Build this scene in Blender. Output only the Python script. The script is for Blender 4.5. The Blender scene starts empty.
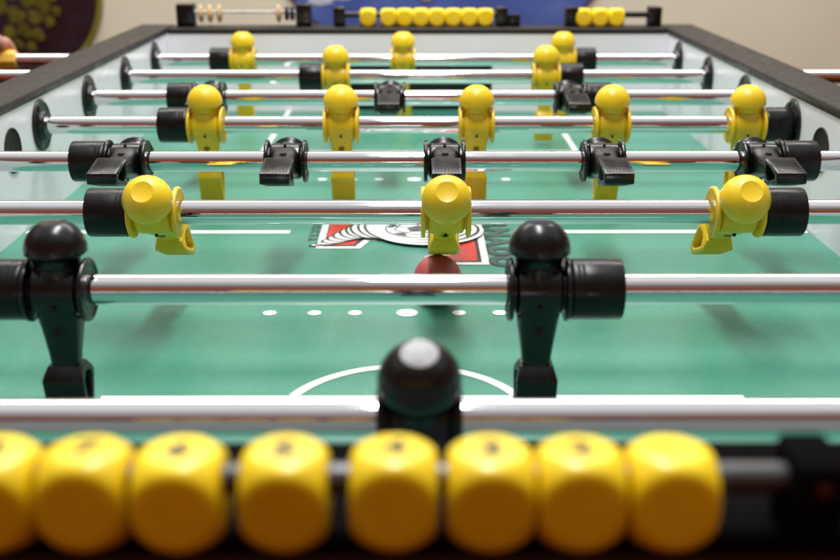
import bpy, bmesh, math, random
from mathutils import Vector, Matrix
random.seed(4)
PI = math.pi
R = math.radians
C = bpy.context.scene.collection
Z0 = 0.90                      # height of the rods above the floor of the place
S = 0.149                      # rod spacing
FZ = -0.080                    # playfield height below the rods

# ------------------------------------------------------------------ materials
def new_mat(name):
    m = bpy.data.materials.new(name); m.use_nodes = True
    nt = m.node_tree
    return m, nt, nt.nodes['Principled BSDF']

def lk(nt, a, b): nt.links.new(a, b)

def noise(nt, scale, detail=4, rough=.55, coord='Object', stretch=None):
    tc = nt.nodes.new('ShaderNodeTexCoord')
    n = nt.nodes.new('ShaderNodeTexNoise')
    n.inputs['Scale'].default_value = scale
    n.inputs['Detail'].default_value = detail
    n.inputs['Roughness'].default_value = rough
    if stretch:
        mp = nt.nodes.new('ShaderNodeMapping'); mp.inputs['Scale'].default_value = stretch
        lk(nt, tc.outputs[coord], mp.inputs[0]); lk(nt, mp.outputs[0], n.inputs['Vector'])
    else:
        lk(nt, tc.outputs[coord], n.inputs['Vector'])
    return n

def ramp(nt, src, stops):
    r = nt.nodes.new('ShaderNodeValToRGB')
    el = r.color_ramp.elements
    while len(el) < len(stops): el.new(.5)
    for e, (p, c) in zip(el, stops):
        e.position = p; e.color = (*c, 1) if len(c) == 3 else c
    lk(nt, src, r.inputs[0])
    return r

def plastic(name, col, rough=.3, var=.12, bump=.05, sss=0.0, spec=.5, scale=90, bscale=900, wear=0, wcol=(.05, .04, .03), wscale=(1, 1, 1), wsc=60, tone=0):
    m, nt, b = new_mat(name)
    n = noise(nt, scale, 5)
    lo = tuple(c * (1 - var) for c in col); hi = tuple(min(1, c * (1 + var)) for c in col)
    r = ramp(nt, n.outputs[0], [(.3, lo), (.7, hi)])
    out = r.outputs[0]
    if tone:      # every copy a slightly different batch of colour
        oi = nt.nodes.new('ShaderNodeObjectInfo')
        hs = nt.nodes.new('ShaderNodeHueSaturation')
        m_ = nt.nodes.new('ShaderNodeMapRange'); m_.inputs['To Min'].default_value = 1 - tone; m_.inputs['To Max'].default_value = 1 + tone * .5
        lk(nt, oi.outputs['Random'], m_.inputs[0]); lk(nt, m_.outputs[0], hs.inputs['Value'])
        lk(nt, out, hs.inputs['Color']); out = hs.outputs[0]
    if wear:      # sparse scuffs
        wn = noise(nt, wsc, 8, .72, stretch=wscale)
        wr = ramp(nt, wn.outputs[0], [(.63, (0, 0, 0)), (.74, (wear,) * 3)])
        mx = nt.nodes.new('ShaderNodeMix'); mx.data_type = 'RGBA'
        lk(nt, wr.outputs[0], mx.inputs['Factor']); lk(nt, out, mx.inputs[6]); mx.inputs[7].default_value = (*wcol, 1); out = mx.outputs[2]
    lk(nt, out, b.inputs['Base Color'])
    n2 = noise(nt, scale * 2.2, 6)
    rr = ramp(nt, n2.outputs[0], [(.3, (rough * .75,) * 3), (.72, (min(1, rough * 1.35),) * 3)])
    lk(nt, rr.outputs[0], b.inputs['Roughness'])
    b.inputs['Specular IOR Level'].default_value = spec
    if sss:
        b.inputs['Subsurface Weight'].default_value = sss
        b.inputs['Subsurface Radius'].default_value = (1, .5, .1)
        b.inputs['Subsurface Scale'].default_value = .004
    if bump:
        n3 = noise(nt, bscale, 3)
        bp = nt.nodes.new('ShaderNodeBump'); bp.inputs['Strength'].default_value = bump
        bp.inputs['Distance'].default_value = .0004
        lk(nt, n3.outputs[0], bp.inputs['Height']); lk(nt, bp.outputs[0], b.inputs['Normal'])
    return m

M = {}
M['yellow'] = plastic('yellow_plastic', (.85, .590, .016), .34, .06, .06, .10, wear=.45, wcol=(.40, .25, .02), wsc=130, tone=.10)
M['black'] = plastic('black_plastic', (.0045, .0045, .0052), .25, .15, .05, spec=.42, scale=40, wear=.5, wcol=(.02, .02, .02), wsc=140)
M['rubber'] = plastic('black_rubber', (.0055, .005, .005), .30, .2, .06, spec=.28, scale=40)
M['bearing'] = plastic('bearing_plastic', (.006, .006, .006), .3, .2, .04)
M['bead'] = plastic('bead_yellow', (.95, .685, .008), .30, .05, .05, .0, wear=.5, wcol=(.40, .25, .01), wsc=110, tone=.08)
M['ink'] = plastic('number_ink', (.035, .025, .004), .5, .2, 0)
M['hole'] = plastic('recess_shade', (.006, .004, .002), .8, .1, 0)  # near-black stands in for the shade inside openings
M['yhole'] = plastic('yellow_recess_shade', (.22, .13, .01), .6, .1, 0)  # darkened yellow stands in for shade in the leg recess
M['laminate'] = plastic('grey_white_laminate', (.84, .825, .895), .28, .03, .02, spec=.5, scale=7, bscale=1500, wear=.22, wcol=(.25, .25, .25), wscale=(1, .35, 1), wsc=26)
M['endlam'] = plastic('end_wall_laminate', (.88, .87, .95), .35, .02, .02, scale=7, wear=.2, wcol=(.3, .3, .3), wscale=(.4, 1, 1), wsc=26)
M['shadelam'] = plastic('shaded_end_laminate', (.24, .24, .25), .5, .05, .02)  # near end wall: laminate darkened to paint in its shade
M['rail'] = plastic('dark_rail', (.024, .021, .018), .5, .07, .04, spec=.22, scale=60, bscale=1600)
M['apron'] = plastic('black_cabinet', (.014, .013, .012), .45, .2, .1)
M['white'] = plastic('white_print', (.80, .82, .81), .35, .03, 0)
M['red'] = plastic('red_print', (.50, .040, .034), .35, .06, 0)
M['pblack'] = plastic('black_print', (.03, .035, .035), .35, .1, 0)
M['pgrey'] = plastic('dark_green_print', (.035, .085, .065), .35, .15, 0)
M['grip'] = plastic('handle_yellow', (.78, .46, .06), .4, .12, .1)
M['wood'] = plastic('pale_wood_bead', (.62, .44, .24), .5, .2, .2, scale=150)
M['headshine'] = plastic('grey_head_shine', (.36, .37, .385), .5, .22, .15, scale=320, spec=.35)  # grey put in for the ceiling light reflected on the goalkeeper's head
M['rodgrey'] = plastic('grey_counter_rod', (.030, .028, .031), .36, .1, .03, spec=.8)
M['nearrail'] = plastic('black_end_rail', (.006, .0055, .0055), .9, .2, .1, spec=.0)
M['brass'] = plastic('copper_screw', (.12, .05, .025), .5, .1, .0)
M['brass'].node_tree.nodes['Principled BSDF'].inputs['Metallic'].default_value = 1

def chrome():
    m, nt, b = new_mat('chrome_steel')
    b.inputs['Metallic'].default_value = 1
    b.inputs['Base Color'].default_value = (.76, .75, .77, 1)
    n = noise(nt, 60, 6, .6, stretch=(.15, 1, 1))
    rr = ramp(nt, n.outputs[0], [(.35, (.03,) * 3), (.55, (.06,) * 3), (.75, (.15,) * 3)])
    lk(nt, rr.outputs[0], b.inputs['Roughness'])
    n2 = noise(nt, 700, 3, stretch=(.02, 1, 1))
    bp = nt.nodes.new('ShaderNodeBump'); bp.inputs['Strength'].default_value = .02; bp.inputs['Distance'].default_value = .0001
    lk(nt, n2.outputs[0], bp.inputs['Height']); lk(nt, bp.outputs[0], b.inputs['Normal'])
    return m
M['chrome'] = chrome()

def field_mat():
    m, nt, b = new_mat('green_playfield')
    n = noise(nt, 420, 6, .7)
    r = ramp(nt, n.outputs[0], [(.25, (.034, .205, .136)), (.75, (.060, .272, .186))])
    n2 = noise(nt, 9, 4)
    mx = nt.nodes.new('ShaderNodeMix'); mx.data_type = 'RGBA'; mx.blend_type = 'MULTIPLY'
    mx.inputs['Factor'].default_value = .22
    r2 = ramp(nt, n2.outputs[0], [(.3, (.8, .84, .82)), (.7, (1, 1, 1))])
    lk(nt, r.outputs[0], mx.inputs[6]); lk(nt, r2.outputs[0], mx.inputs[7])
    lk(nt, mx.outputs[2], b.inputs['Base Color'])
    # ball tracks and rubbed patches show as changes of sheen, scuffs as a paler dust
    t1 = noise(nt, 5, 8, .75, stretch=(1, 2.5, 1))
    rr = ramp(nt, t1.outputs[0], [(.35, (.28,) * 3), (.65, (.40,) * 3)])
    lk(nt, rr.outputs[0], b.inputs['Roughness'])
    t2 = noise(nt, 30, 9, .78, stretch=(1, .22, 1))
    dr = ramp(nt, t2.outputs[0], [(.56, (0, 0, 0)), (.74, (.15,) * 3)])
    md = nt.nodes.new('ShaderNodeMix'); md.data_type = 'RGBA'
    lk(nt, dr.outputs[0], md.inputs['Factor']); lk(nt, mx.outputs[2], md.inputs[6]); md.inputs[7].default_value = (.28, .46, .38, 1)
    lk(nt, md.outputs[2], b.inputs['Base Color'])
    b.inputs['Specular IOR Level'].default_value = .75
    n3 = noise(nt, 1300, 2)
    bp = nt.nodes.new('ShaderNodeBump'); bp.inputs['Strength'].default_value = .16; bp.inputs['Distance'].default_value = .0004
    lk(nt, n3.outputs[0], bp.inputs['Height']); lk(nt, bp.outputs[0], b.inputs['Normal'])
    return m
M['field'] = field_mat()

def wall_mat():
    m, nt, b = new_mat('beige_wall_paint')
    n = noise(nt, 3, 5)
    r = ramp(nt, n.outputs[0], [(.3, (.72, .725, .565)), (.7, (.79, .795, .62))])
    lk(nt, r.outputs[0], b.inputs['Base Color'])
    b.inputs['Roughness'].default_value = .75
    n3 = noise(nt, 260, 3)
    bp = nt.nodes.new('ShaderNodeBump'); bp.inputs['Strength'].default_value = .2; bp.inputs['Distance'].default_value = .001
    lk(nt, n3.outputs[0], bp.inputs['Height']); lk(nt, bp.outputs[0], b.inputs['Normal'])
    return m
M['wall'] = wall_mat()

def ball_mat():
    m, nt, b = new_mat('red_ball_rubber')
    n = noise(nt, 160, 6, .65)
    r = ramp(nt, n.outputs[0], [(.3, (.33, .042, .044)), (.72, (.47, .095, .092))])
    lk(nt, r.outputs[0], b.inputs['Base Color'])
    b.inputs['Roughness'].default_value = .5
    n3 = noise(nt, 900, 3)
    bp = nt.nodes.new('ShaderNodeBump'); bp.inputs['Strength'].default_value = .25; bp.inputs['Distance'].default_value = .0006
    lk(nt, n3.outputs[0], bp.inputs['Height']); lk(nt, bp.outputs[0], b.inputs['Normal'])
    return m
M['ball'] = ball_mat()

def skin_mat():
    m, nt, b = new_mat('skin')
    n = noise(nt, 120, 5)
    r = ramp(nt, n.outputs[0], [(.3, (.50, .23, .17)), (.7, (.66, .36, .28))])
    lk(nt, r.outputs[0], b.inputs['Base Color'])
    b.inputs['Roughness'].default_value = .5
    b.inputs['Subsurface Weight'].default_value = .15
    b.inputs['Subsurface Scale'].default_value = .004
    return m
M['skin'] = skin_mat()

def dark_sign_mat():
    m, nt, b = new_mat('dark_sign_print')
    tc = nt.nodes.new('ShaderNodeTexCoord')
    n = noise(nt, 7, 3)
    r = ramp(nt, n.outputs[0], [(.3, (.010, .005, .010)), (.52, (.020, .008, .014)), (.75, (.016, .026, .042))])
    lk(nt, r.outputs[0], b.inputs['Base Color'])
    b.inputs['Roughness'].default_value = .4
    return m
M['dsign'] = dark_sign_mat()
def olive_mat():
    m, nt, b = new_mat('olive_print')
    n = noise(nt, 38, 4, .7)
    r = ramp(nt, n.outputs[0], [(.32, (.035, .035, .004)), (.6, (.14, .13, .012)), (.8, (.20, .19, .03))])
    lk(nt, r.outputs[0], b.inputs['Base Color'])
    b.inputs['Roughness'].default_value = .5
    return m
M['olive'] = olive_mat()
M['rim'] = plastic('olive_rim', (.20, .20, .03), .4, .15, 0, scale=12)
def blue_sign_mat():
    m, nt, b = new_mat('blue_sign_print')
    n = noise(nt, 5.5, 3, .5)
    r = ramp(nt, n.outputs[0], [(.3, (.045, .085, .32)), (.62, (.075, .14, .42)), (.8, (.20, .28, .52))])
    lk(nt, r.outputs[0], b.inputs['Base Color'])
    b.inputs['Roughness'].default_value = .45
    return m
M['bsign'] = blue_sign_mat()
M['cloud'] = plastic('pale_cloud_print', (.50, .56, .70), .5, .25, 0, scale=16)
M['tan'] = plastic('tan_print', (.42, .36, .24), .5, .3, 0, scale=22)

# ------------------------------------------------------------------ mesh helpers
def link(name, me, mats, parent=None, loc=(0, 0, 0)):
    o = bpy.data.objects.new(name, me); C.objects.link(o)
    if not isinstance(mats, (list, tuple)): mats = [mats]
    for m in mats: me.materials.append(m)
    if parent: o.parent = parent
    o.location = loc
    return o

def finish(name, bm, mats, parent=None, loc=(0, 0, 0), angle=40, smooth=True):
    me = bpy.data.meshes.new(name)
    bmesh.ops.recalc_face_normals(bm, faces=bm.faces)
    bm.to_mesh(me); bm.free()
    if smooth:
        me.polygons.foreach_set('use_smooth', [True] * len(me.polygons))
        me.set_sharp_from_angle(angle=R(angle))
    return link(name, me, mats, parent, loc)

def empty(name, label, cat, loc, group=None, rotz=0):
    o = bpy.data.objects.new(name, None); C.objects.link(o)
    o.empty_display_size = .02
    o.location = loc; o.rotation_euler = (0, 0, rotz)
    o['label'] = label; o['category'] = cat
    if group: o['group'] = group
    return o

def add_mesh(dst, src):
    me = bpy.data.meshes.new('tmp'); src.to_mesh(me); src.free(); dst.from_mesh(me); bpy.data.meshes.remove(me)

def box(bm, x0, x1, y0, y1, z0, z1, bev=0, seg=2, mi=0):
    b = bmesh.new()
    vs = [b.verts.new(p) for p in ((x0, y0, z0), (x1, y0, z0), (x1, y1, z0), (x0, y1, z0), (x0, y0, z1), (x1, y0, z1), (x1, y1, z1), (x0, y1, z1))]
    for f in ((0, 3, 2, 1), (4, 5, 6, 7), (0, 1, 5, 4), (1, 2, 6, 5), (2, 3, 7, 6), (3, 0, 4, 7)):
        b.faces.new([vs[i] for i in f])
    if bev: bmesh.ops.bevel(b, geom=b.edges[:], offset=bev, segments=seg, profile=.5, affect='EDGES')
    for f in b.faces: f.material_index = mi
    add_mesh(bm, b)

def lathe(bm, prof, axis='z', seg=48, at=(0, 0, 0), mi=0, caps=True):
    """prof: (radius, height) pairs; closed with caps where radius > 0 at the ends."""
    b = bmesh.new(); rings = []
    for r, h in prof:
        if r < 1e-7: rings.append([b.verts.new((0, 0, h))])
        else: rings.append([b.verts.new((r * math.cos(2 * PI * i / seg), r * math.sin(2 * PI * i / seg), h)) for i in range(seg)])
    for a, c in zip(rings, rings[1:]):
        for i in range(seg):
            j = (i + 1) % seg
            if len(a) == 1 and len(c) > 1: b.faces.new((a[0], c[j], c[i]))
            elif len(c) == 1 and len(a) > 1: b.faces.new((a[i], a[j], c[0]))
            elif len(a) > 1: b.faces.new((a[i], a[j], c[j], c[i]))
    if caps and len(rings[0]) > 1: b.faces.new(rings[0][::-1])
    if caps and len(rings[-1]) > 1: b.faces.new(rings[-1])
    if axis == 'x': bmesh.ops.rotate(b, verts=b.verts, matrix=Matrix.Rotation(PI / 2, 3, 'Y'))
    if axis == 'y': bmesh.ops.rotate(b, verts=b.verts, matrix=Matrix.Rotation(-PI / 2, 3, 'X'))
    bmesh.ops.translate(b, verts=b.verts, vec=at)
    for f in b.faces: f.material_index = mi
    add_mesh(bm, b)

def superellipse(a, c, n, k):
    out = []
    for i in range(k):
        t = 2 * PI * i / k
        ct, st = math.cos(t), math.sin(t)
        out.append((a * math.copysign(abs(ct) ** (2 / n), ct), c * math.copysign(abs(st) ** (2 / n), st)))
    return out

def loft(bm, secs, n=3.2, k=40, mi=0):
    """secs: (z, half x, half y, y offset)"""
    b = bmesh.new(); rings = []
    for z, a, c, oy in secs:
        rings.append([b.verts.new((x, y + oy, z)) for x, y in superellipse(a, c, n, k)])
    for a, c in zip(rings, rings[1:]):
        for i in range(k):
            j = (i + 1) % k
            b.faces.new((a[i], a[j], c[j], c[i]))
    b.faces.new(rings[0][::-1]); b.faces.new(rings[-1])
    for f in b.faces: f.material_index = mi
    add_mesh(bm, b)

# ------------------------------------------------------------------ camera
cam_d = bpy.data.cameras.new('camera')
cam = bpy.data.objects.new('camera', cam_d); C.objects.link(cam)
cam.location = (0, -.3713, Z0 + .1836)
cam.rotation_euler = (R(90 - 18.9496), 0, -.0028)
cam_d.sensor_width = 36
cam_d.lens = 1076.61 / 840 * 36
cam_d.clip_start = .01; cam_d.clip_end = 60
cam_d.dof.use_dof = True
cam_d.dof.focus_distance = .735
cam_d.dof.aperture_fstop = 7.4
cam_d.dof.aperture_blades = 7
bpy.context.scene.camera = cam

# ------------------------------------------------------------------ the player figure
def player_meshes():
    """one moulded foosball man, the rod runs through the origin along x, head up +z, front -y"""
    t = bmesh.new()
    # barrel round the rod
    prof = [(.0117, -.0118), (.0128, -.0112), (.0136, -.0104), (.0138, -.009), (.0138, .009), (.0136, .0104), (.0128, .0112), (.0117, .0118)]
    lathe(t, prof, 'x', 56)
    lathe(t, [(.0112, -.0135), (.0112, .0135)], 'x', 40)
    # leg down to the ankle
    secs = [(.000, .0116, .0128, 0), (-.006, .0115, .0127, 0), (-.012, .0111, .0113, 0), (-.018, .0103, .0092, 0), (-.026, .0091, .0074, 0),
            (-.034, .0080, .0061, 0), (-.0405, .0074, .0054, 0), (-.043, .0074, .0054, 0)]
    loft(t, secs, 3.4, 44)
    # neck
    loft(t, [(.008, .0113, .0120, 0), (.0115, .0115, .0113, 0), (.0145, .0114, .0111, 0), (.018, .0120, .0118, 0)], 2.2, 44)
    # collar seam ridge on the shoulders
    loft(t, [(.0112, .0118, .0116, 0), (.0122, .0122, .0119, 0), (.0132, .0118, .0116, 0)], 2.2, 44)
    # head
    h = bmesh.new(); r = .0157; zc = .0212
    pr = [(.0112, .0135), (.0118, .0152), (.0121, .0166), (.0125, .0175), (.0136, .0184), (.0148, .0193)]
    for i in range(0, 17):
        el = R(-4 + i * (63 + 4) / 16)
        pr.append((r * math.cos(el), zc + (r if el < 0 else .0158) * math.sin(el)))
    e = pr[-1]
    pr += [(e[0] - .0003, e[1] + .0001), (e[0] - .0008, e[1] - .0001), (0, e[1] - .0001)]
    lathe(h, pr, 'z', 56)
    # shoulder discs (one mesh each)
    def disc(s):
        b = bmesh.new()
        rr = .0166
        p = [(.010, .0131), (rr - .0009, .0131), (rr - .0002, .0134), (rr, .0141), (rr, .0148), (rr - .0004, .0156), (rr - .0013, .0160),
             (rr - .0022, .0157), (rr - .0030, .0151), (.0105, .0149), (.0100, .0152), (.0095, .0152), (.0082, .0150)]
        lathe(b, [(a, c * s) for a, c in p], 'x', 56)
        return b
    # foot: a wedge seen from the side, with an opening through it
    f = bmesh.new()
    zt, zm, zb = -.0400, -.0468, -.0752
    outer = [(-.0056, zt), (-.0094, -.0440), (-.0104, zm), (-.0071, -.0610), (-.0039, zb), (.0039, zb), (.0071, -.0610), (.0104, zm), (.0094, -.0440), (.0056, zt)]
    inner = [(-.0020, -.0446), (-.0054, -.0468), (-.0062, -.0490), (-.0041, -.0590), (-.0013, -.0690), (.0013, -.0690), (.0041, -.0590), (.0062, -.0490), (.0054, -.0468), (.0020, -.0446)]
    def hw(z): return .0086 + .0021 * min(1, (zt - z) / .0065)
    rings = []
    for s in (-1, 1):
        rings.append([f.verts.new((s * hw(z), y, z)) for y, z in outer])
        rings.append([f.verts.new((s * hw(z), y, z)) for y, z in inner])
        rings.append([f.verts.new((s * .0028, y, z)) for y, z in inner])
    n = len(outer)
    for k, (o, i_, d) in enumerate((rings[:3], rings[3:])):
        for i in range(n):
            j = (i + 1) % n
            f.faces.new((o[i], o[j], i_[j], i_[i]))
            f.faces.new((i_[i], i_[j], d[j], d[i]))
        f.faces.new(d)
    for i in range(n):
        j = (i + 1) % n
        f.faces.new((rings[0][i], rings[0][j], rings[3][j], rings[3][i]))
    bmesh.ops.recalc_face_normals(f, faces=f.faces)
    ed = [e for e in f.edges if e.calc_face_angle(0) > R(50)]
    bmesh.ops.bevel(f, geom=ed, offset=.0009, segments=2, profile=.5, affect='EDGES')
    # shallow moulded grip grid on the two sloping kicking faces
    ang = -math.atan2(.0104 - .0039, zm - zb)
    for sy in (-1, 1):
        g = bmesh.new()
        for k in range(12): box(g, -.0088, .0088, -.00018, .00018, -.0123 + k * .0022, -.0119 + k * .0022, .00012, 1)
        for k in range(8): box(g, -.0084 + k * .0024 - .0002, -.0084 + k * .0024 + .0002, -.00016, .00016, -.0125, .0123, .00012, 1)
        bmesh.ops.rotate(g, verts=g.verts, matrix=Matrix.Rotation(ang * sy, 3, 'X'))
        bmesh.ops.translate(g, verts=g.verts, vec=(0, sy * (.0104 + .0039) / 2, (zm + zb) / 2))
        add_mesh(f, g)
    # bolt hole and leg recess: solid plugs, their shade put into the colour
    sc = bmesh.new()
    lathe(sc, [(.0011, -.0142), (.0011, .0142)], 'y', 16, (0, 0, -.0065))
    b2 = bmesh.new()
    lathe(b2, [(.0026, -.0095), (.0026, .0095)], 'y', 18, (0, 0, -.0195))
    return t, h, disc, f, sc, b2

def make_player(mat, hole, recess):
    t, h, disc, f, sc, b2 = player_meshes()
    p = finish('player', t, mat, None, angle=35)
    finish('head', h, mat, p, angle=30)
    for s in (-1, 1): finish('shoulder_disc', disc(s), mat, p, angle=35)
    finish('foot', f, mat, p, angle=30)
    finish('bolt_hole', sc, hole, p)
    finish('leg_recess', b2, recess, p)
    return p

def make_bumper():
    b = bmesh.new(); r = .0157; L = .0130
    lathe(b, [(.0082, -L), (.0100, -L), (r - .0012, -L), (r - .0003, -L + .0003), (r, -L + .0012), (r, -L + .0030), (r - .0001, -L + .0035), (r, -L + .0040), (r, -L + .0055), (r - .0001, -L + .0060), (r, -L + .0065), (r, L - .0012), (r - .0003, L - .0003), (r - .0012, L), (.0100, L), (.0082, L)], 'x', 56)
    return finish('bumper', b, M['rubber'], None, angle=30)

proto = {'yellow': make_player(M['yellow'], M['hole'], M['yhole']), 'black': make_player(M['black'], M['hole'], M['hole'])}
bump_proto = make_bumper()
used = set()
def place_tree(src, parent, loc, rx=0, rz=0):
    if src.name not in used:
        used.add(src.name); o = src
    else:
        o = src.copy(); C.objects.link(o)
        for ch in src.children:
            c = ch.copy(); C.objects.link(c); c.parent = o
    o.parent = parent; o.location = loc; o.rotation_euler = (rx, 0, rz)
    return o

def bar_mesh(x0, x1):
    b = bmesh.new(); r = .00795
    lathe(b, [(r - .001, x0), (r, x0 + .001)] + [(r, x0 + (x1 - x0) * i / 12) for i in range(1, 12)] + [(r, x1 - .001), (r - .001, x1)], 'x', 64)
    return b

def make_rod(i, colour, xs, tilt, label, bumpers, x0=-.43, x1=.43, jitter=True):
    cx = sum(xs) / len(xs)
    root = empty('foosball_rod', label, 'foosball rod', (cx, (i - 1) * S, Z0), 'rods of foosball men across the table')
    finish('steel_bar', bar_mesh(x0 - cx, x1 - cx), M['chrome'], root)
    for x in xs:
        place_tree(proto[colour], root, (x - cx, 0, 0), R(tilt))
    for k, b in enumerate(bumpers):
        place_tree(bump_proto, root, (b - cx, 0, 0), random.uniform(0, 6), PI if k == 0 else 0)
    return root

ho = .0160 + .0130 + .0004
rods = []
def row(i, colour, centre, gap, n, tilt, label, **k):
    xs = [centre + (j - (n - 1) / 2) * gap for j in range(n)]
    return make_rod(i, colour, xs, tilt, label, [xs[0] - ho, xs[-1] + ho], **k), xs

g1 = make_rod(1, 'black', [.0008], 23, 'nearest steel rod with one black goalkeeper whose round head has a flat top painted with a pale reflection', [])
row(2, 'black', -.0605, .245, 2, -2, 'rod with two upright black defenders standing nearest the camera after the goalkeeper')
row(3, 'yellow', .0184, .1865, 3, 54, 'rod with three yellow men leaning their flat-topped heads towards the camera above the logo')
row(4, 'black', .0212, .1222, 5, -93, 'rod with five black men swung flat so their feet point at the camera')
row(5, 'yellow', .0535, .1218, 5, 7, 'rod with five upright yellow men in one row across midfield')
row(6, 'black', -.028, .1862, 3, -92, 'rod with three black men swung flat behind the row of five yellow men')
row(7, 'yellow', .028, .2445, 2, 2, 'rod with two upright yellow defenders in front of the far goalkeeper rod', x0=-.60, x1=.60)
r8, xs8 = row(8, 'yellow', -.018, .2070, 3, 0, 'farthest rod with three small upright yellow goalkeepers and a yellow handle at left', x0=-.60, x1=.425)
# pale disc painting in the ceiling's reflection on the goalkeeper's flat head top
gp = [c for c in g1.children if c.name.startswith('player')][0]
b = bmesh.new(); lathe(b, [(.0068, .0355), (.0070, .0359), (.0066, .0362), (0, .0362)], 'z', 40)
finish('head_shine', b, M['headshine'], gp)
# handle of the far rod
b = bmesh.new()
lathe(b, [(.0085, -.107), (.0125, -.104), (.0140, -.090), (.0142, -.03), (.0136, -.012), (.0128, -.003), (.0115, 0), (.0085, .0006)], 'x', 8)
finish('handle', b, M['grip'], r8, (-.518 - (-.018), 0, 0), angle=20)

# ------------------------------------------------------------------ the table
Y0, Y1, W = -.080, 1.120, .340
RT = .033
tab = empty('foosball_table', 'foosball table with green playfield, pale inner walls and dark rails filling the photo', 'foosball table', (0, .52, Z0 - .26))
off = Vector((0, -.52, .26))
def tpart(name, bm, mats, parent=None, **k):
    return finish(name, bm, mats, parent or tab, off if parent is None else (0, 0, 0), **k)

b = bmesh.new(); box(b, -W - .01, W + .01, Y0 - .01, Y1 + .01, FZ - .02, FZ)
field = tpart('playfield', b, M['field'], smooth=False)

for s in (-1, 1):
    b = bmesh.new()
    xa, xb = sorted((s * W, s * (W + .030)))
    box(b, xa, xb, Y0 - .048, Y1 + .045, FZ - .04, .0265, 0)
    w_ = tpart('side_wall', b, M['laminate'], smooth=False)
    b = bmesh.new()
    xa, xb = sorted((s * (W - .0012), s * (W + .046)))
    box(b, xa, xb, Y0 - .052, Y1 + .052, .0245, RT, .0022, 3)
    tpart('side_rail', b, M['rail'])
    b = bmesh.new()
    xa, xb = sorted((s * (W + .031), s * (W + .043)))
    box(b, xa, xb, Y0 - .050, Y1 + .048, -.26, .024, .002)
    tpart('side_panel', b, M['apron'])
    # ball serve hole between the five-man rods, a disc coloured dark as shade
    b = bmesh.new()
    lathe(b, [(.0192, 0), (.0190, .0010), (.0182, .0012), (.0178, .0006), (.0170, .0003), (0, .0003)], 'x', 40)
    if s > 0: bmesh.ops.rotate(b, verts=b.verts, matrix=Matrix.Rotation(PI, 3, 'Z'))
    bmesh.ops.translate(b, verts=b.verts, vec=(s * W, 3.5 * S, -.0075))
    tpart('serve_hole', b, M['hole'])
    for i in range(8):
        b = bmesh.new()
        lathe(b, [(.0235, 0), (.0235, .0012), (.0228, .0022), (.0212, .0026), (.0195, .0020), (.0150, .0022), (.0136, .0034), (.0130, .0062), (.0122, .0068), (.0084, .0068)], 'x', 44)
        for k in range(3):     # the three moulded spokes
            a = k * 2 * PI / 3 + .4
            bx = bmesh.new(); box(bx, .0016, .0030, -.0012, .0012, .012, .0205, .0003, 1)
            bmesh.ops.rotate(bx, verts=bx.verts, matrix=Matrix.Rotation(a, 3, 'X')); add_mesh(b, bx)
        if s > 0: bmesh.ops.rotate(b, verts=b.verts, matrix=Matrix.Rotation(PI, 3, 'Z'))
        bmesh.ops.translate(b, verts=b.verts, vec=(s * W, i * S, 0))
        tpart('bearing', b, M['bearing'], angle=30)

# end walls, the far one with the goal mouth
GW, GT = .1025, -.0135
b = bmesh.new()
box(b, -W, -GW, Y1, Y1 + .022, FZ - .02, .0265)
box(b, GW, W, Y1, Y1 + .022, FZ - .02, .0265)
box(b, -GW, GW, Y1, Y1 + .022, GT, .0265)
fw = tpart('end_wall', b, M['endlam'], smooth=False)
b = bmesh.new()
for x in (-GW - .0006, GW - .0014): box(b, x, x + .002, Y1 - .0006, Y1 + .075, FZ, GT)
box(b, -GW, GW, Y1 + .072, Y1 + .075, FZ - .05, GT); box(b, -GW, GW, Y1 + .001, Y1 + .075, GT - .001, GT + .001); box(b, -GW, GW, Y1 + .023, Y1 + .075, FZ - .05, FZ - .046)
tpart('goal_box', b, M['hole'], smooth=False)
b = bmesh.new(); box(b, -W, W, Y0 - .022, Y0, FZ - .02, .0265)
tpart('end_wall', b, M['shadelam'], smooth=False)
b = bmesh.new(); box(b, -W + .0014, W - .0014, Y1 - .001, Y1 + .05, .0245, RT - .0006, .002, 3)
tpart('end_rail', b, M['rail'])
b = bmesh.new(); box(b, -W + .0014, W - .0014, Y0 - .051, Y0 + .001, .0245, RT - .0006, .003, 3)
tpart('end_rail', b, M['nearrail'])
for y in (Y0 - .048, Y1 + .036):
    b = bmesh.new(); box(b, -W - .03, W + .03, y, y + .012, -.26, .024, .002)
    tpart('end_panel', b, M['apron'])

# ------------------------------------------------------------------ printed markings (thin print lying on the playfield)
PZ = FZ + .0003
def quad(bm, x0, x1, y0, y1, z, mi=0):
    f = bm.faces.new([bm.verts.new(p) for p in ((x0, y0, z), (x1, y0, z), (x1, y1, z), (x0, y1, z))]); f.material_index = mi
def poly(bm, pts, z, mi=0):
    f = bm.faces.new([bm.verts.new((x, y, z)) for x, y in pts]); f.material_index = mi
def ell(bm, cx, cy, a, c, z, mi=0, k=40, rot=0):
    cr, sr = math.cos(rot), math.sin(rot)
    poly(bm, [(cx + a * math.cos(2 * PI * i / k) * cr - c * math.sin(2 * PI * i / k) * sr, cy + a * math.cos(2 * PI * i / k) * sr + c * math.sin(2 * PI * i / k) * cr) for i in range(k)], z, mi)
def arc(bm, cx, cy, r, w, a0, a1, z, mi=0, k=48):
    for i in range(k):
        t0, t1 = a0 + (a1 - a0) * i / k, a0 + (a1 - a0) * (i + 1) / k
        bm.faces.new([bm.verts.new((cx + q * math.cos(t), cy + q * math.sin(t), z)) for q, t in ((r - w / 2, t0), (r + w / 2, t0), (r + w / 2, t1), (r - w / 2, t1))]).material_index = mi
MY = 3.5 * S
def mark(name, bm): return finish(name, bm, M['white'], field, smooth=False)
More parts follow.
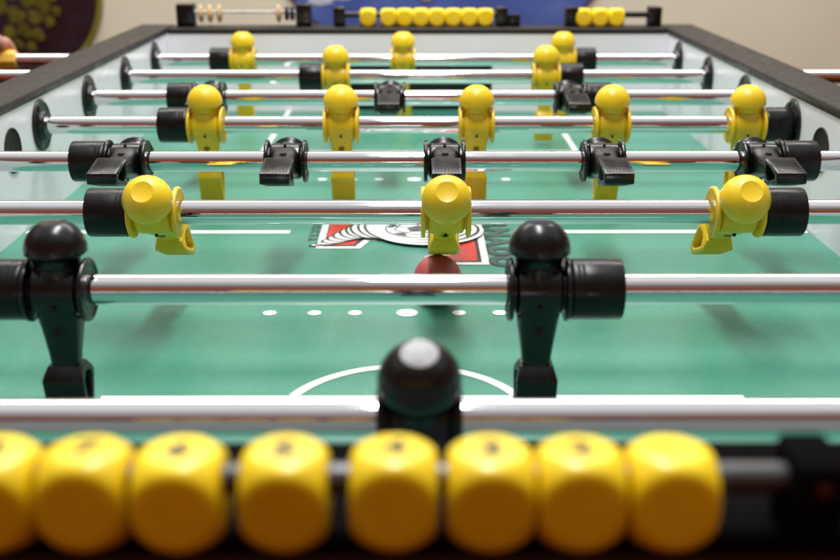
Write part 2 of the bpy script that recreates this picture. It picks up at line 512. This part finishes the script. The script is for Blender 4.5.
for xa, xb in ((-W + .002, -.110), (.110, W - .002)):
    mk = bmesh.new(); quad(mk, xa, xb, MY - .0015, MY + .0075, PZ); mark('centre_line', mk)
for s, cx in ((1, -.007), (-1, -.003)):
    def yy(d): return MY + s * (d - MY)
    P = [(-.181, -.079), (-.181, .1915), (.187, .1915), (.187, -.079), (.1805, -.079), (.1805, .1850), (-.1745, .1850), (-.1745, -.079)]
    if s > 0: P = [(-.181, .1850), (-.181, .1915), (.187, .1915), (.187, .1850)]
    mk = bmesh.new(); poly(mk, [(x, yy(d)) for x, d in P], PZ); mark('goal_area_line', mk)
    mk = bmesh.new(); rr = .0695; cy = yy(.1640); half = math.acos((.1915 - .164) / rr)
    a0 = (PI / 2 if s > 0 else -PI / 2)
    arc(mk, cx, cy, rr, .0062, a0 - half, a0 + half, PZ); bmesh.ops.remove_doubles(mk, verts=mk.verts, dist=1e-5); mark('goal_arc', mk)
    for d in (-.095, -.064, -.036, 0, .036, .064, .095):
        q = .0074 if d == 0 else .0048
        mk = bmesh.new(); ell(mk, cx + d, yy(.326), q, q, PZ); mark('field_dot', mk)

def text_bm(s, size, bold=0.0):
    cu = bpy.data.curves.new('text', 'FONT'); cu.body = s; cu.size = size; cu.align_x = 'CENTER'; cu.align_y = 'CENTER'; cu.offset = bold
    cu.resolution_u = 4
    o = bpy.data.objects.new('text', cu); C.objects.link(o)
    dg = bpy.context.evaluated_depsgraph_get(); dg.update()
    me = bpy.data.meshes.new_from_object(o.evaluated_get(dg))
    b = bmesh.new(); b.from_mesh(me)
    bpy.data.objects.remove(o); bpy.data.meshes.remove(me); bpy.data.curves.remove(cu)
    return b

lg = bmesh.new()     # materials: 0 white 1 red 2 black 3 dark green
T_OUT = [(-.087, -.046), (-.087, .046), (-.046, .046), (-.040, .030), (.004, .030), (.004, .089), (.057, .089), (.057, -.089), (.004, -.089), (.004, -.062), (.020, -.052), (.022, -.030), (-.034, -.024), (-.042, -.044)]
T_OUT = [(-.0835, -.046), (-.0835, .046), (-.047, .046), (-.040, .024), (.024, .024), (.022, .060), (.006, .066), (.006, .089), (.057, .089), (.057, -.089), (.006, -.089), (.006, -.066), (.022, -.060), (.024, -.024), (-.040, -.024), (-.047, -.046)]
def inset(pts, d):
    out = []; n = len(pts)
    area = sum(pts[i][0] * pts[(i + 1) % n][1] - pts[(i + 1) % n][0] * pts[i][1] for i in range(n))
    sg = 1 if area > 0 else -1
    for i in range(n):
        p0, p1, p2 = Vector(pts[i - 1]), Vector(pts[i]), Vector(pts[(i + 1) % n])
        d1, d2 = (p1 - p0).normalized(), (p2 - p1).normalized()
        n1, n2 = Vector((-d1.y, d1.x)) * sg, Vector((-d2.y, d2.x)) * sg
        k = n1 + n2
        k = k / max(.3, k.dot(n1)) if k.length > 1e-6 else n1
        out.append(tuple(p1 + k * d))
    return out
def tp(pts): return [(x, MY + u) for x, u in pts]
L = .00010
poly(lg, tp(T_OUT), PZ + L, 0)
poly(lg, tp(inset(T_OUT, .0058)), PZ + 2 * L, 2)
ins = [(x - .0010, u + .0016) for x, u in inset(T_OUT, .0078)]
poly(lg, tp(ins), PZ + 3 * L, 1)
# tail and funnel of the whirl
z = PZ + 4 * L
def crescent(cx, cu, a, c, rot, w, z, mi, k=44):
    """a ring that is thick on one side"""
    cr, sr = math.cos(rot), math.sin(rot)
    o, i_ = [], []
    for j in range(k):
        t = 2 * PI * j / k
        th = w * (.35 + .65 * (.5 - .5 * math.sin(t)))
        for L_, q in ((o, 0), (i_, th)):
            x, u = (a - q) * math.cos(t), (c - q) * math.sin(t)
            L_.append(lg.verts.new((cx + x * cr - u * sr, MY + cu + x * sr + u * cr, z)))
    for j in range(k):
        lg.faces.new((o[j], o[(j + 1) % k], i_[(j + 1) % k], i_[j])).material_index = mi
steps = [(-.081, -.036, .008, .0022), (-.075, -.032, .0095, .004), (-.069, -.026, .0105, .0065), (-.064, -.019, .0115, .009), (-.059, -.012, .012, .0125), (-.053, -.005, .0125, .0165), (-.047, .000, .0135, .0205),
         (-.042, .003, .0145, .0250), (-.034, .005, .016, .0290), (-.026, .005, .018, .0330)]
for k, (x, u, a, c) in enumerate(steps):
    zz = z + k * 2 * L
    ell(lg, x, MY + u, a + .0016, c + .0016, zz, 2, 36, .25)
    ell(lg, x + .0007, MY + u, a, c, zz + L, 0, 36, .25)
z += len(steps) * 2 * L
for k, (cx, cu, a, c, rot) in enumerate([(.010, .000, .0475, .0435, .12), (.008, .001, .0420, .0375, .05), (.004, .002, .0355, .0315, -.05)]):
    ell(lg, cx, MY + cu, a, c, z, 0, 56, rot)
    crescent(cx + .001, cu + .001, a - .0042, c - .0042, rot, .0036, z + L, 2)
    z += 2 * L
# soccer ball at its centre
bx_, bu_, br = .000, .003, .0265
ell(lg, bx_, MY + bu_, br + .0012, br + .0012, z, 2, 56); ell(lg, bx_, MY + bu_, br, br, z + L, 0, 56)
def penta(cx, cu, r, rot, z): poly(lg, [(cx + r * math.cos(rot + 2 * PI * i / 5), MY + cu + r * math.sin(rot + 2 * PI * i / 5)) for i in range(5)], z, 2)
penta(bx_ + .001, bu_ - .002, .0108, .3, z + 2 * L)
for k in range(5):
    a = .3 + 2 * PI * k / 5
    p0 = Vector((bx_ + .001 + .0085 * math.cos(a), bu_ - .002 + .0085 * math.sin(a))); p1 = Vector((bx_ + .0185 * math.cos(a), bu_ + .0185 * math.sin(a)))
    dn = Vector((-math.sin(a), math.cos(a))) * .0006
    poly(lg, [(q.x, MY + q.y) for q in (p0 - dn, p1 - dn, p1 + dn, p0 + dn)], z + 2 * L, 2)
    e0, e1 = a - .30, a + .30
    poly(lg, [(bx_ + .0175 * math.cos(a), MY + bu_ + .0175 * math.sin(a))] + [(bx_ + .0255 * math.cos(t), MY + bu_ + .0255 * math.sin(t)) for t in (e0, a - .1, a + .1, e1)], z + 3 * L, 2)
    for sg in (-1, 1):
        t = a + sg * .63
        p0 = Vector((bx_ + .0175 * math.cos(a), bu_ + .0175 * math.sin(a))); p1 = Vector((bx_ + .0205 * math.cos(t), bu_ + .0205 * math.sin(t)))
        dn = (p1 - p0).normalized(); dn = Vector((-dn.y, dn.x)) * .0005
        poly(lg, [(q.x, MY + q.y) for q in (p0 - dn, p1 - dn, p1 + dn, p0 + dn)], z + 4 * L, 2)
def field_text(s, size, x, u, sx, sy, bold, mi, z, pitch=None):
    for k, ch in enumerate(s):
        tb = text_bm(ch, size, bold)
        bmesh.ops.scale(tb, verts=tb.verts, vec=(sx, sy, 1))
        # text up -> +X, reading direction -> towards the near end (-Y)
        bmesh.ops.transform(tb, verts=tb.verts, matrix=Matrix(((0, 1, 0, x), (-1, 0, 0, MY + u - (k - (len(s) - 1) / 2) * pitch), (0, 0, 1, z), (0, 0, 0, 1))))
        for f in tb.faces: f.material_index = mi
        add_mesh(lg, tb)
field_text('TORNADO', .0275, .0675, 0, 1.12, 1, .0024, 2, PZ + L, .0268)
field_text('TORNADO', .0275, .0675, 0, 1.10, 1, .0006, 3, PZ + 2 * L, .0268)
field_text('SOCCER', .0105, -.0888, .010, 1.05, .95, .0008, 3, PZ + L, .0118)
M['logowhite'] = plastic('logo_white', (.66, .68, .67), .35, .08, 0)
finish('soccer_logo', lg, [M['logowhite'], M['red'], M['pblack'], M['pgrey']], field, smooth=False)

# ------------------------------------------------------------------ ball
b = bmesh.new(); bmesh.ops.create_uvsphere(b, u_segments=48, v_segments=28, radius=.0172)
bo = finish('foosball_ball', b, M['ball'], None, (.0145, .349, Z0 + FZ + .0172))
bo['label'] = 'dull red ball lying on the green playfield under the middle yellow man'; bo['category'] = 'ball'

# ------------------------------------------------------------------ score counters
def bead_bm(w=.01095, h=.0124, rs=.0150, n=26):
    """a die: a cube rounded off by a sphere, so each flat face is round"""
    b = bmesh.new(); bmesh.ops.create_cube(b, size=2)
    bmesh.ops.subdivide_edges(b, edges=b.edges[:], cuts=27, use_grid_fill=True)
    for v in b.verts:
        d = v.co.normalized()
        a = w / max(abs(d.x), abs(d.y), abs(d.z) * w / h, 1e-6)
        k = (a ** -n + rs ** -n) ** (-1 / n)
        v.co = d * k
    return b
bead_proto = {}
def counter(label, x0, x1, y, zc, beads, post_w=.016, digits=None, post_h=.026, post_d=.020, right_stub=0, pm='black', rm='black', sm='black'):
    root = empty('score_counter', label, 'score counter', ((x0 + x1) / 2, y, Z0 + RT), 'score counters on the table ends')
    mx = (x0 + x1) / 2
    b = bmesh.new(); lathe(b, [(.0040, x0 - mx), (.0040, x1 - mx)], 'x', 28); finish('counter_rod', b, M[rm], root, (0, 0, zc - RT + .004))
    for k, x in enumerate((x0, x1)):
        b = bmesh.new(); box(b, x - mx - post_w / 2, x - mx + post_w / 2, -post_d / 2, post_d / 2, -.0004, post_h, .0022, 3)
        p = finish('end_post', b, M[pm], root)
        s = bmesh.new(); lathe(s, [(.0022, 0), (.0022, .0006), (.0016, .0010), (0, .0010)], 'y', 20)
        bmesh.ops.rotate(s, verts=s.verts, matrix=Matrix.Rotation(PI, 3, 'Z')); bmesh.ops.translate(s, verts=s.verts, vec=(x - mx, -post_d / 2 + .0002, post_h * .72))
        finish('screw', s, M[sm], p)
    if right_stub:
        b = bmesh.new(); box(b, x1 - mx + post_w / 2 + .0003, x1 - mx + post_w / 2 + right_stub, -post_d / 2 + .002, post_d / 2 - .002, -.0004, post_h * .6, .002, 2)
        finish('end_bracket', b, M['black'], root)
    for k, x in enumerate(beads):
        if not bead_proto:
            o = finish('bead', bead_bm(), M['bead'], None, angle=60); bead_proto['b'] = o
        else:
            o = bead_proto['b'].copy(); C.objects.link(o)
        o.parent = root; o.location = (x - mx, random.uniform(-.0004, .0004), zc - RT); o.rotation_euler = (random.uniform(-.05, .05), 0, 0)
        if digits and digits[k]:
            tb = text_bm(digits[k], .0105, .0005)
            bmesh.ops.translate(tb, verts=tb.verts, vec=(0, -.0003, .01246))
            bmesh.ops.scale(tb, verts=tb.verts, vec=(1.15, 1, 1))
            n_ = finish('number', tb, M['ink'], o, smooth=False)
    return root
def cx_near(px): return (px - 417) / 4010.
near = [-100, -8.5, 84, 178.5, 284, 393.5, 490.5, 580.5, 672]
counter('near score counter with large blurred yellow number beads along the bottom of the photo', -.150, .0990, -.131, .0443, [cx_near(p) for p in near],
        .013, ['9', '8', '7', '6', '5', '4', '3', '2', ''], .0235, pm='nearrail', rm='rodgrey', sm='brass')
counter('far score counter with eight yellow beads, one set apart, before the blue sign', -.1065, .1165, 1.150, .0440,
        [-.0672] + [-.0390 + .0222 * k for k in range(7)], .016, None, .026, right_stub=.018)
counter('far score counter with only three yellow beads, at the right beside the beige wall', .2130, .3270, 1.150, .0440, [.2290 + .0226 * k for k in range(3)], .018, None, .026)

# counter with wooden beads on a wire
root = empty('score_counter', 'far score counter with small pale wooden beads on a thin wire between tall posts', 'score counter', (-.237, 1.150, Z0 + RT), 'score counters on the table ends')
b = bmesh.new(); lathe(b, [(.0016, -.08), (.0016, .08)], 'x', 16); finish('counter_rod', b, M['chrome'], root, (0, 0, .0185))
for x, w, h in ((-.0805, .024, .030), (.0815, .021, .030)):
    b = bmesh.new(); box(b, x - w / 2, x + w / 2, -.011, .011, -.0004, h, .002, 3); finish('end_post', b, M['black'], root)
wood_spots = [(-.060, .0122), (-.0475, .0122), (-.0345, .0122), (.047, .0122)]
wp = None
for x, r_ in wood_spots:
    if wp is None:
        b = bmesh.new()
        lathe(b, [(.0018, -.0040)] + [(.0018 + (r_ - .0018) * math.sin(PI * t / 12) ** .6, -.0040 + .0080 * t / 12) for t in range(1, 12)] + [(.0018, .0040)], 'x', 32)
        wp = finish('bead', b, M['wood'], root); o = wp
    else:
        o = wp.copy(); C.objects.link(o)
    o.parent = root; o.location = (x, 0, .0165)
for x in (.058, .0655):
    b = bmesh.new(); lathe(b, [(.0018, -.003), (.0085, -.0025), (.0100, 0), (.0085, .0025), (.0018, .003)], 'x', 28); o = finish('bead', b, M['black'], root, (x, 0, .0165))
    o['label'] = 'black bead'

# ------------------------------------------------------------------ wall and what hangs on it
WY = 2.40
b = bmesh.new(); box(b, -4, 4, WY, WY + .1, -.9 - 0, 1.6); o = finish('back_wall', b, M['wall'], None, (0, 0, Z0), smooth=False); o['kind'] = 'structure'

def blob(bm, cx, cz, r, k=26, amp=.18, y=0, mi=0, sx=1, seed=0):
    rnd = random.Random(seed); ph = [rnd.uniform(0, 6.3) for _ in range(4)]
    pts = []
    for i in range(k):
        t = 2 * PI * i / k
        q = r * (1 + amp * (math.sin(3 * t + ph[0]) * .5 + math.sin(5 * t + ph[1]) * .35 + math.sin(2 * t + ph[2]) * .4))
        pts.append((cx + sx * q * math.cos(t), y, cz + q * math.sin(t)))
    f = bm.faces.new([bm.verts.new(p) for p in pts]); f.material_index = mi
sg = empty('wall_sign', 'dark round sign with olive rim and olive cluster, on the beige wall at upper left', 'sign', (-.989, WY, Z0 - .015))
b = bmesh.new(); lathe(b, [(.197, 0), (.197, -.012), (0, -.012)], 'y', 96); finish('sign_face', b, M['dsign'], sg, angle=30)
b = bmesh.new(); lathe(b, [(.193, -.0125), (.195, -.018), (.201, -.020), (.206, -.017), (.207, 0)], 'y', 96, caps=False); finish('rim', b, M['rim'], sg, angle=30)
b = bmesh.new(); rnd = random.Random(7)
cl = [(-.01, .02, .04), (.035, .0, .036), (.075, -.02, .034), (.05, -.05, .03), (0, -.045, .036), (-.04, -.02, .036), (.095, .01, .03), (.02, .06, .036), (.06, .045, .034), (-.045, .04, .036), (.02, -.085, .03), (-.02, -.09, .028), (.055, -.095, .026), (.09, -.06, .022), (-.06, -.06, .02), (.11, -.035, .02), (.0, -.12, .022), (.035, -.125, .02)]
for k, (x, z_, r_) in enumerate(cl):
    blob(b, x * .95 - .012, z_ * .95 - .005, r_ * .62, 26, .2, -.0130 - .0004 * k, 0, 1, k)
finish('printed_cluster', b, M['olive'], sg, smooth=False)

sb = empty('wall_sign', 'big round blue sign with pale clouds behind the middle of the far rail', 'sign', (.062, WY, Z0 + .285))
b = bmesh.new(); lathe(b, [(.485, 0), (.485, -.012), (.480, -.016), (0, -.016)], 'y', 128); finish('sign_face', b, M['bsign'], sb, angle=30)
b = bmesh.new()
for k, (x, z_, r_, sx) in enumerate([(-.26, -.285, .028, 2.6), (-.12, -.275, .03, 2.2), (.02, -.262, .032, 2.4), (.15, -.272, .024, 2.6), (-.30, -.31, .014, 2.2), (.28, -.26, .016, 2.4), (-.2, -.24, .05, 2.4), (.1, -.21, .06, 2.6)]):
    blob(b, x, z_, r_, 30, .22, -.0168 - .0004 * k, 0, sx, k + 30)
finish('printed_cloud', b, M['cloud'], sb, smooth=False)
b = bmesh.new(); blob(b, -.045, -.27, .042, 30, .2, -.0210, 0, .95, 77); blob(b, -.045, -.20, .05, 30, .2, -.0214, 0, .8, 78)
finish('printed_figure', b, M['tan'], sb, smooth=False)

# ------------------------------------------------------------------ hand on the far rod's handle
def hand():
    HX, HY = -.522, 7 * S
    verts, edges, rad, roots = [], [], [], []
    def chain(pts, link_to=None):
        i0 = len(verts)
        for p, r in pts: verts.append(p); rad.append(r)
        if link_to is None: roots.append(i0)
        else: edges.append((link_to, i0))
        for k in range(len(pts) - 1): edges.append((i0 + k, i0 + k + 1))
        return i0
    chain([((HX - .050, HY - .020, .036), .019), ((HX - .075, HY - .030, .042), .022), ((HX - .105, HY - .045, .048), .021), ((HX - .135, HY - .065, .052), .021), ((HX - .20, HY - .12, .050), .026), ((HX - .27, HY - .18, .045), .031)])
    chain([((HX - .026, HY - .018, .032), .0125), ((HX - .050, HY - .024, .036), .016), ((HX - .080, HY - .030, .036), .016)])
    for k, (dx, ln, rr) in enumerate(((-.0085, .95, .0082), (-.0275, 1.05, .0086), (-.0465, 1.0, .0083), (-.0640, .85, .0073))):
        pts = []
        q = .0150 + rr
        pts.append(((HX + dx - .012, HY - .026, .034 - .001 * k), rr * 1.25))
        for j in range(7):
            a = R(108 - j * 34 * ln)
            pts.append(((HX + dx - .004 + .0006 * j, HY + q * math.cos(a), q * math.sin(a)), rr * (1.06 - .045 * j + (.06 if j in (0, 3) else 0))))
        chain(pts)
    tr = .0092
    chain([((HX - .098, HY - .040, .034), .0135), ((HX - .080, HY - .040, .016), .0120), ((HX - .060, HY - .0290, -.004), tr * 1.05), ((HX - .046, HY - .0185, -.0165), tr), ((HX - .038, HY - .008, -.0235), tr * .86)])
    me = bpy.data.meshes.new('person'); me.from_pydata(verts, edges, []); me.update()
    o = bpy.data.objects.new('person', me); C.objects.link(o); me.materials.append(M['skin'])
    md = o.modifiers.new('Skin', 'SKIN')
    sv = me.skin_vertices[0].data
    for i, r in enumerate(rad): sv[i].radius = (r, r); sv[i].use_root = i in roots
    s1 = o.modifiers.new('Sub', 'SUBSURF'); s1.levels = 2; s1.render_levels = 2
    rm = o.modifiers.new('Remesh', 'REMESH'); rm.mode = 'VOXEL'; rm.voxel_size = .0018; rm.use_smooth_shade = True
    sm = o.modifiers.new('Smooth', 'SMOOTH'); sm.factor = .5; sm.iterations = 4
    o.location = (0, 0, Z0)
    dg = bpy.context.evaluated_depsgraph_get(); dg.update()
    m2 = bpy.data.meshes.new_from_object(o.evaluated_get(dg))
    o.modifiers.clear(); o.data = m2
    m2.polygons.foreach_set('use_smooth', [True] * len(m2.polygons))
    if not m2.materials: m2.materials.append(M['skin'])
    o['label'] = 'bare hand of a person gripping the yellow handle at the far left edge'; o['category'] = 'person'
    return o
hand()

# ------------------------------------------------------------------ light: a bright ceiling above, a dim brownish room at eye level
w = bpy.data.worlds.new('World'); bpy.context.scene.world = w; w.use_nodes = True
nt = w.node_tree; bg = nt.nodes['Background']
tc = nt.nodes.new('ShaderNodeTexCoord'); sp = nt.nodes.new('ShaderNodeSeparateXYZ')
lk(nt, tc.outputs['Generated'], sp.inputs[0])
mr = nt.nodes.new('ShaderNodeMapRange'); mr.inputs['From Min'].default_value = -1; mr.inputs['From Max'].default_value = 1
lk(nt, sp.outputs['Z'], mr.inputs[0])
# most of the room: dim at eye level, bright ceiling
rp = ramp(nt, mr.outputs[0], [(.30, (.020, .010, .007)), (.45, (.08, .040, .026)), (.56, (.16, .085, .060)), (.72, (.24, .17, .14)), (.80, (.92, .92, .90)), (1.0, (1.0, 1.0, .99))])
# the end behind the photographer: warm brown and dim much higher up
rq = ramp(nt, mr.outputs[0], [(.25, (.050, .014, .006)), (.42, (.20, .040, .014)), (.55, (.35, .064, .024)), (.70, (.26, .092, .056)), (.84, (.26, .19, .175)), (.93, (.60, .58, .57))])
mk_ = nt.nodes.new('ShaderNodeMapRange'); mk_.interpolation_type = 'SMOOTHSTEP'
mk_.inputs['From Min'].default_value = -.08; mk_.inputs['From Max'].default_value = -.34
lk(nt, sp.outputs['Y'], mk_.inputs[0])
mw = nt.nodes.new('ShaderNodeMix'); mw.data_type = 'RGBA'
lk(nt, mk_.outputs[0], mw.inputs['Factor']); lk(nt, rp.outputs[0], mw.inputs[6]); lk(nt, rq.outputs[0], mw.inputs[7])
lk(nt, mw.outputs[2], bg.inputs['Color'])
bg.inputs['Strength'].default_value = .88

def lamp(name, loc, sx, sy, power, col=(1, .985, .95)):
    d = bpy.data.lights.new(name, 'AREA'); d.shape = 'RECTANGLE'; d.size = sx; d.size_y = sy; d.energy = power; d.color = col
    o = bpy.data.objects.new(name, d); C.objects.link(o); o.location = loc
    return o
lamp('ceiling_lamp', (0, .46, Z0 + 1.55), .16, 1.1, 33, (1, .985, .985))
lamp('ceiling_lamp', (.0, 1.55, Z0 + 1.35), 2.2, .35, 28)  # unseen second lamp, placed near the back wall to brighten it

sc = bpy.context.scene
sc.view_settings.view_transform = 'Standard'; sc.view_settings.look = 'None'; sc.view_settings.exposure = 0
sc.cycles.max_bounces = 8
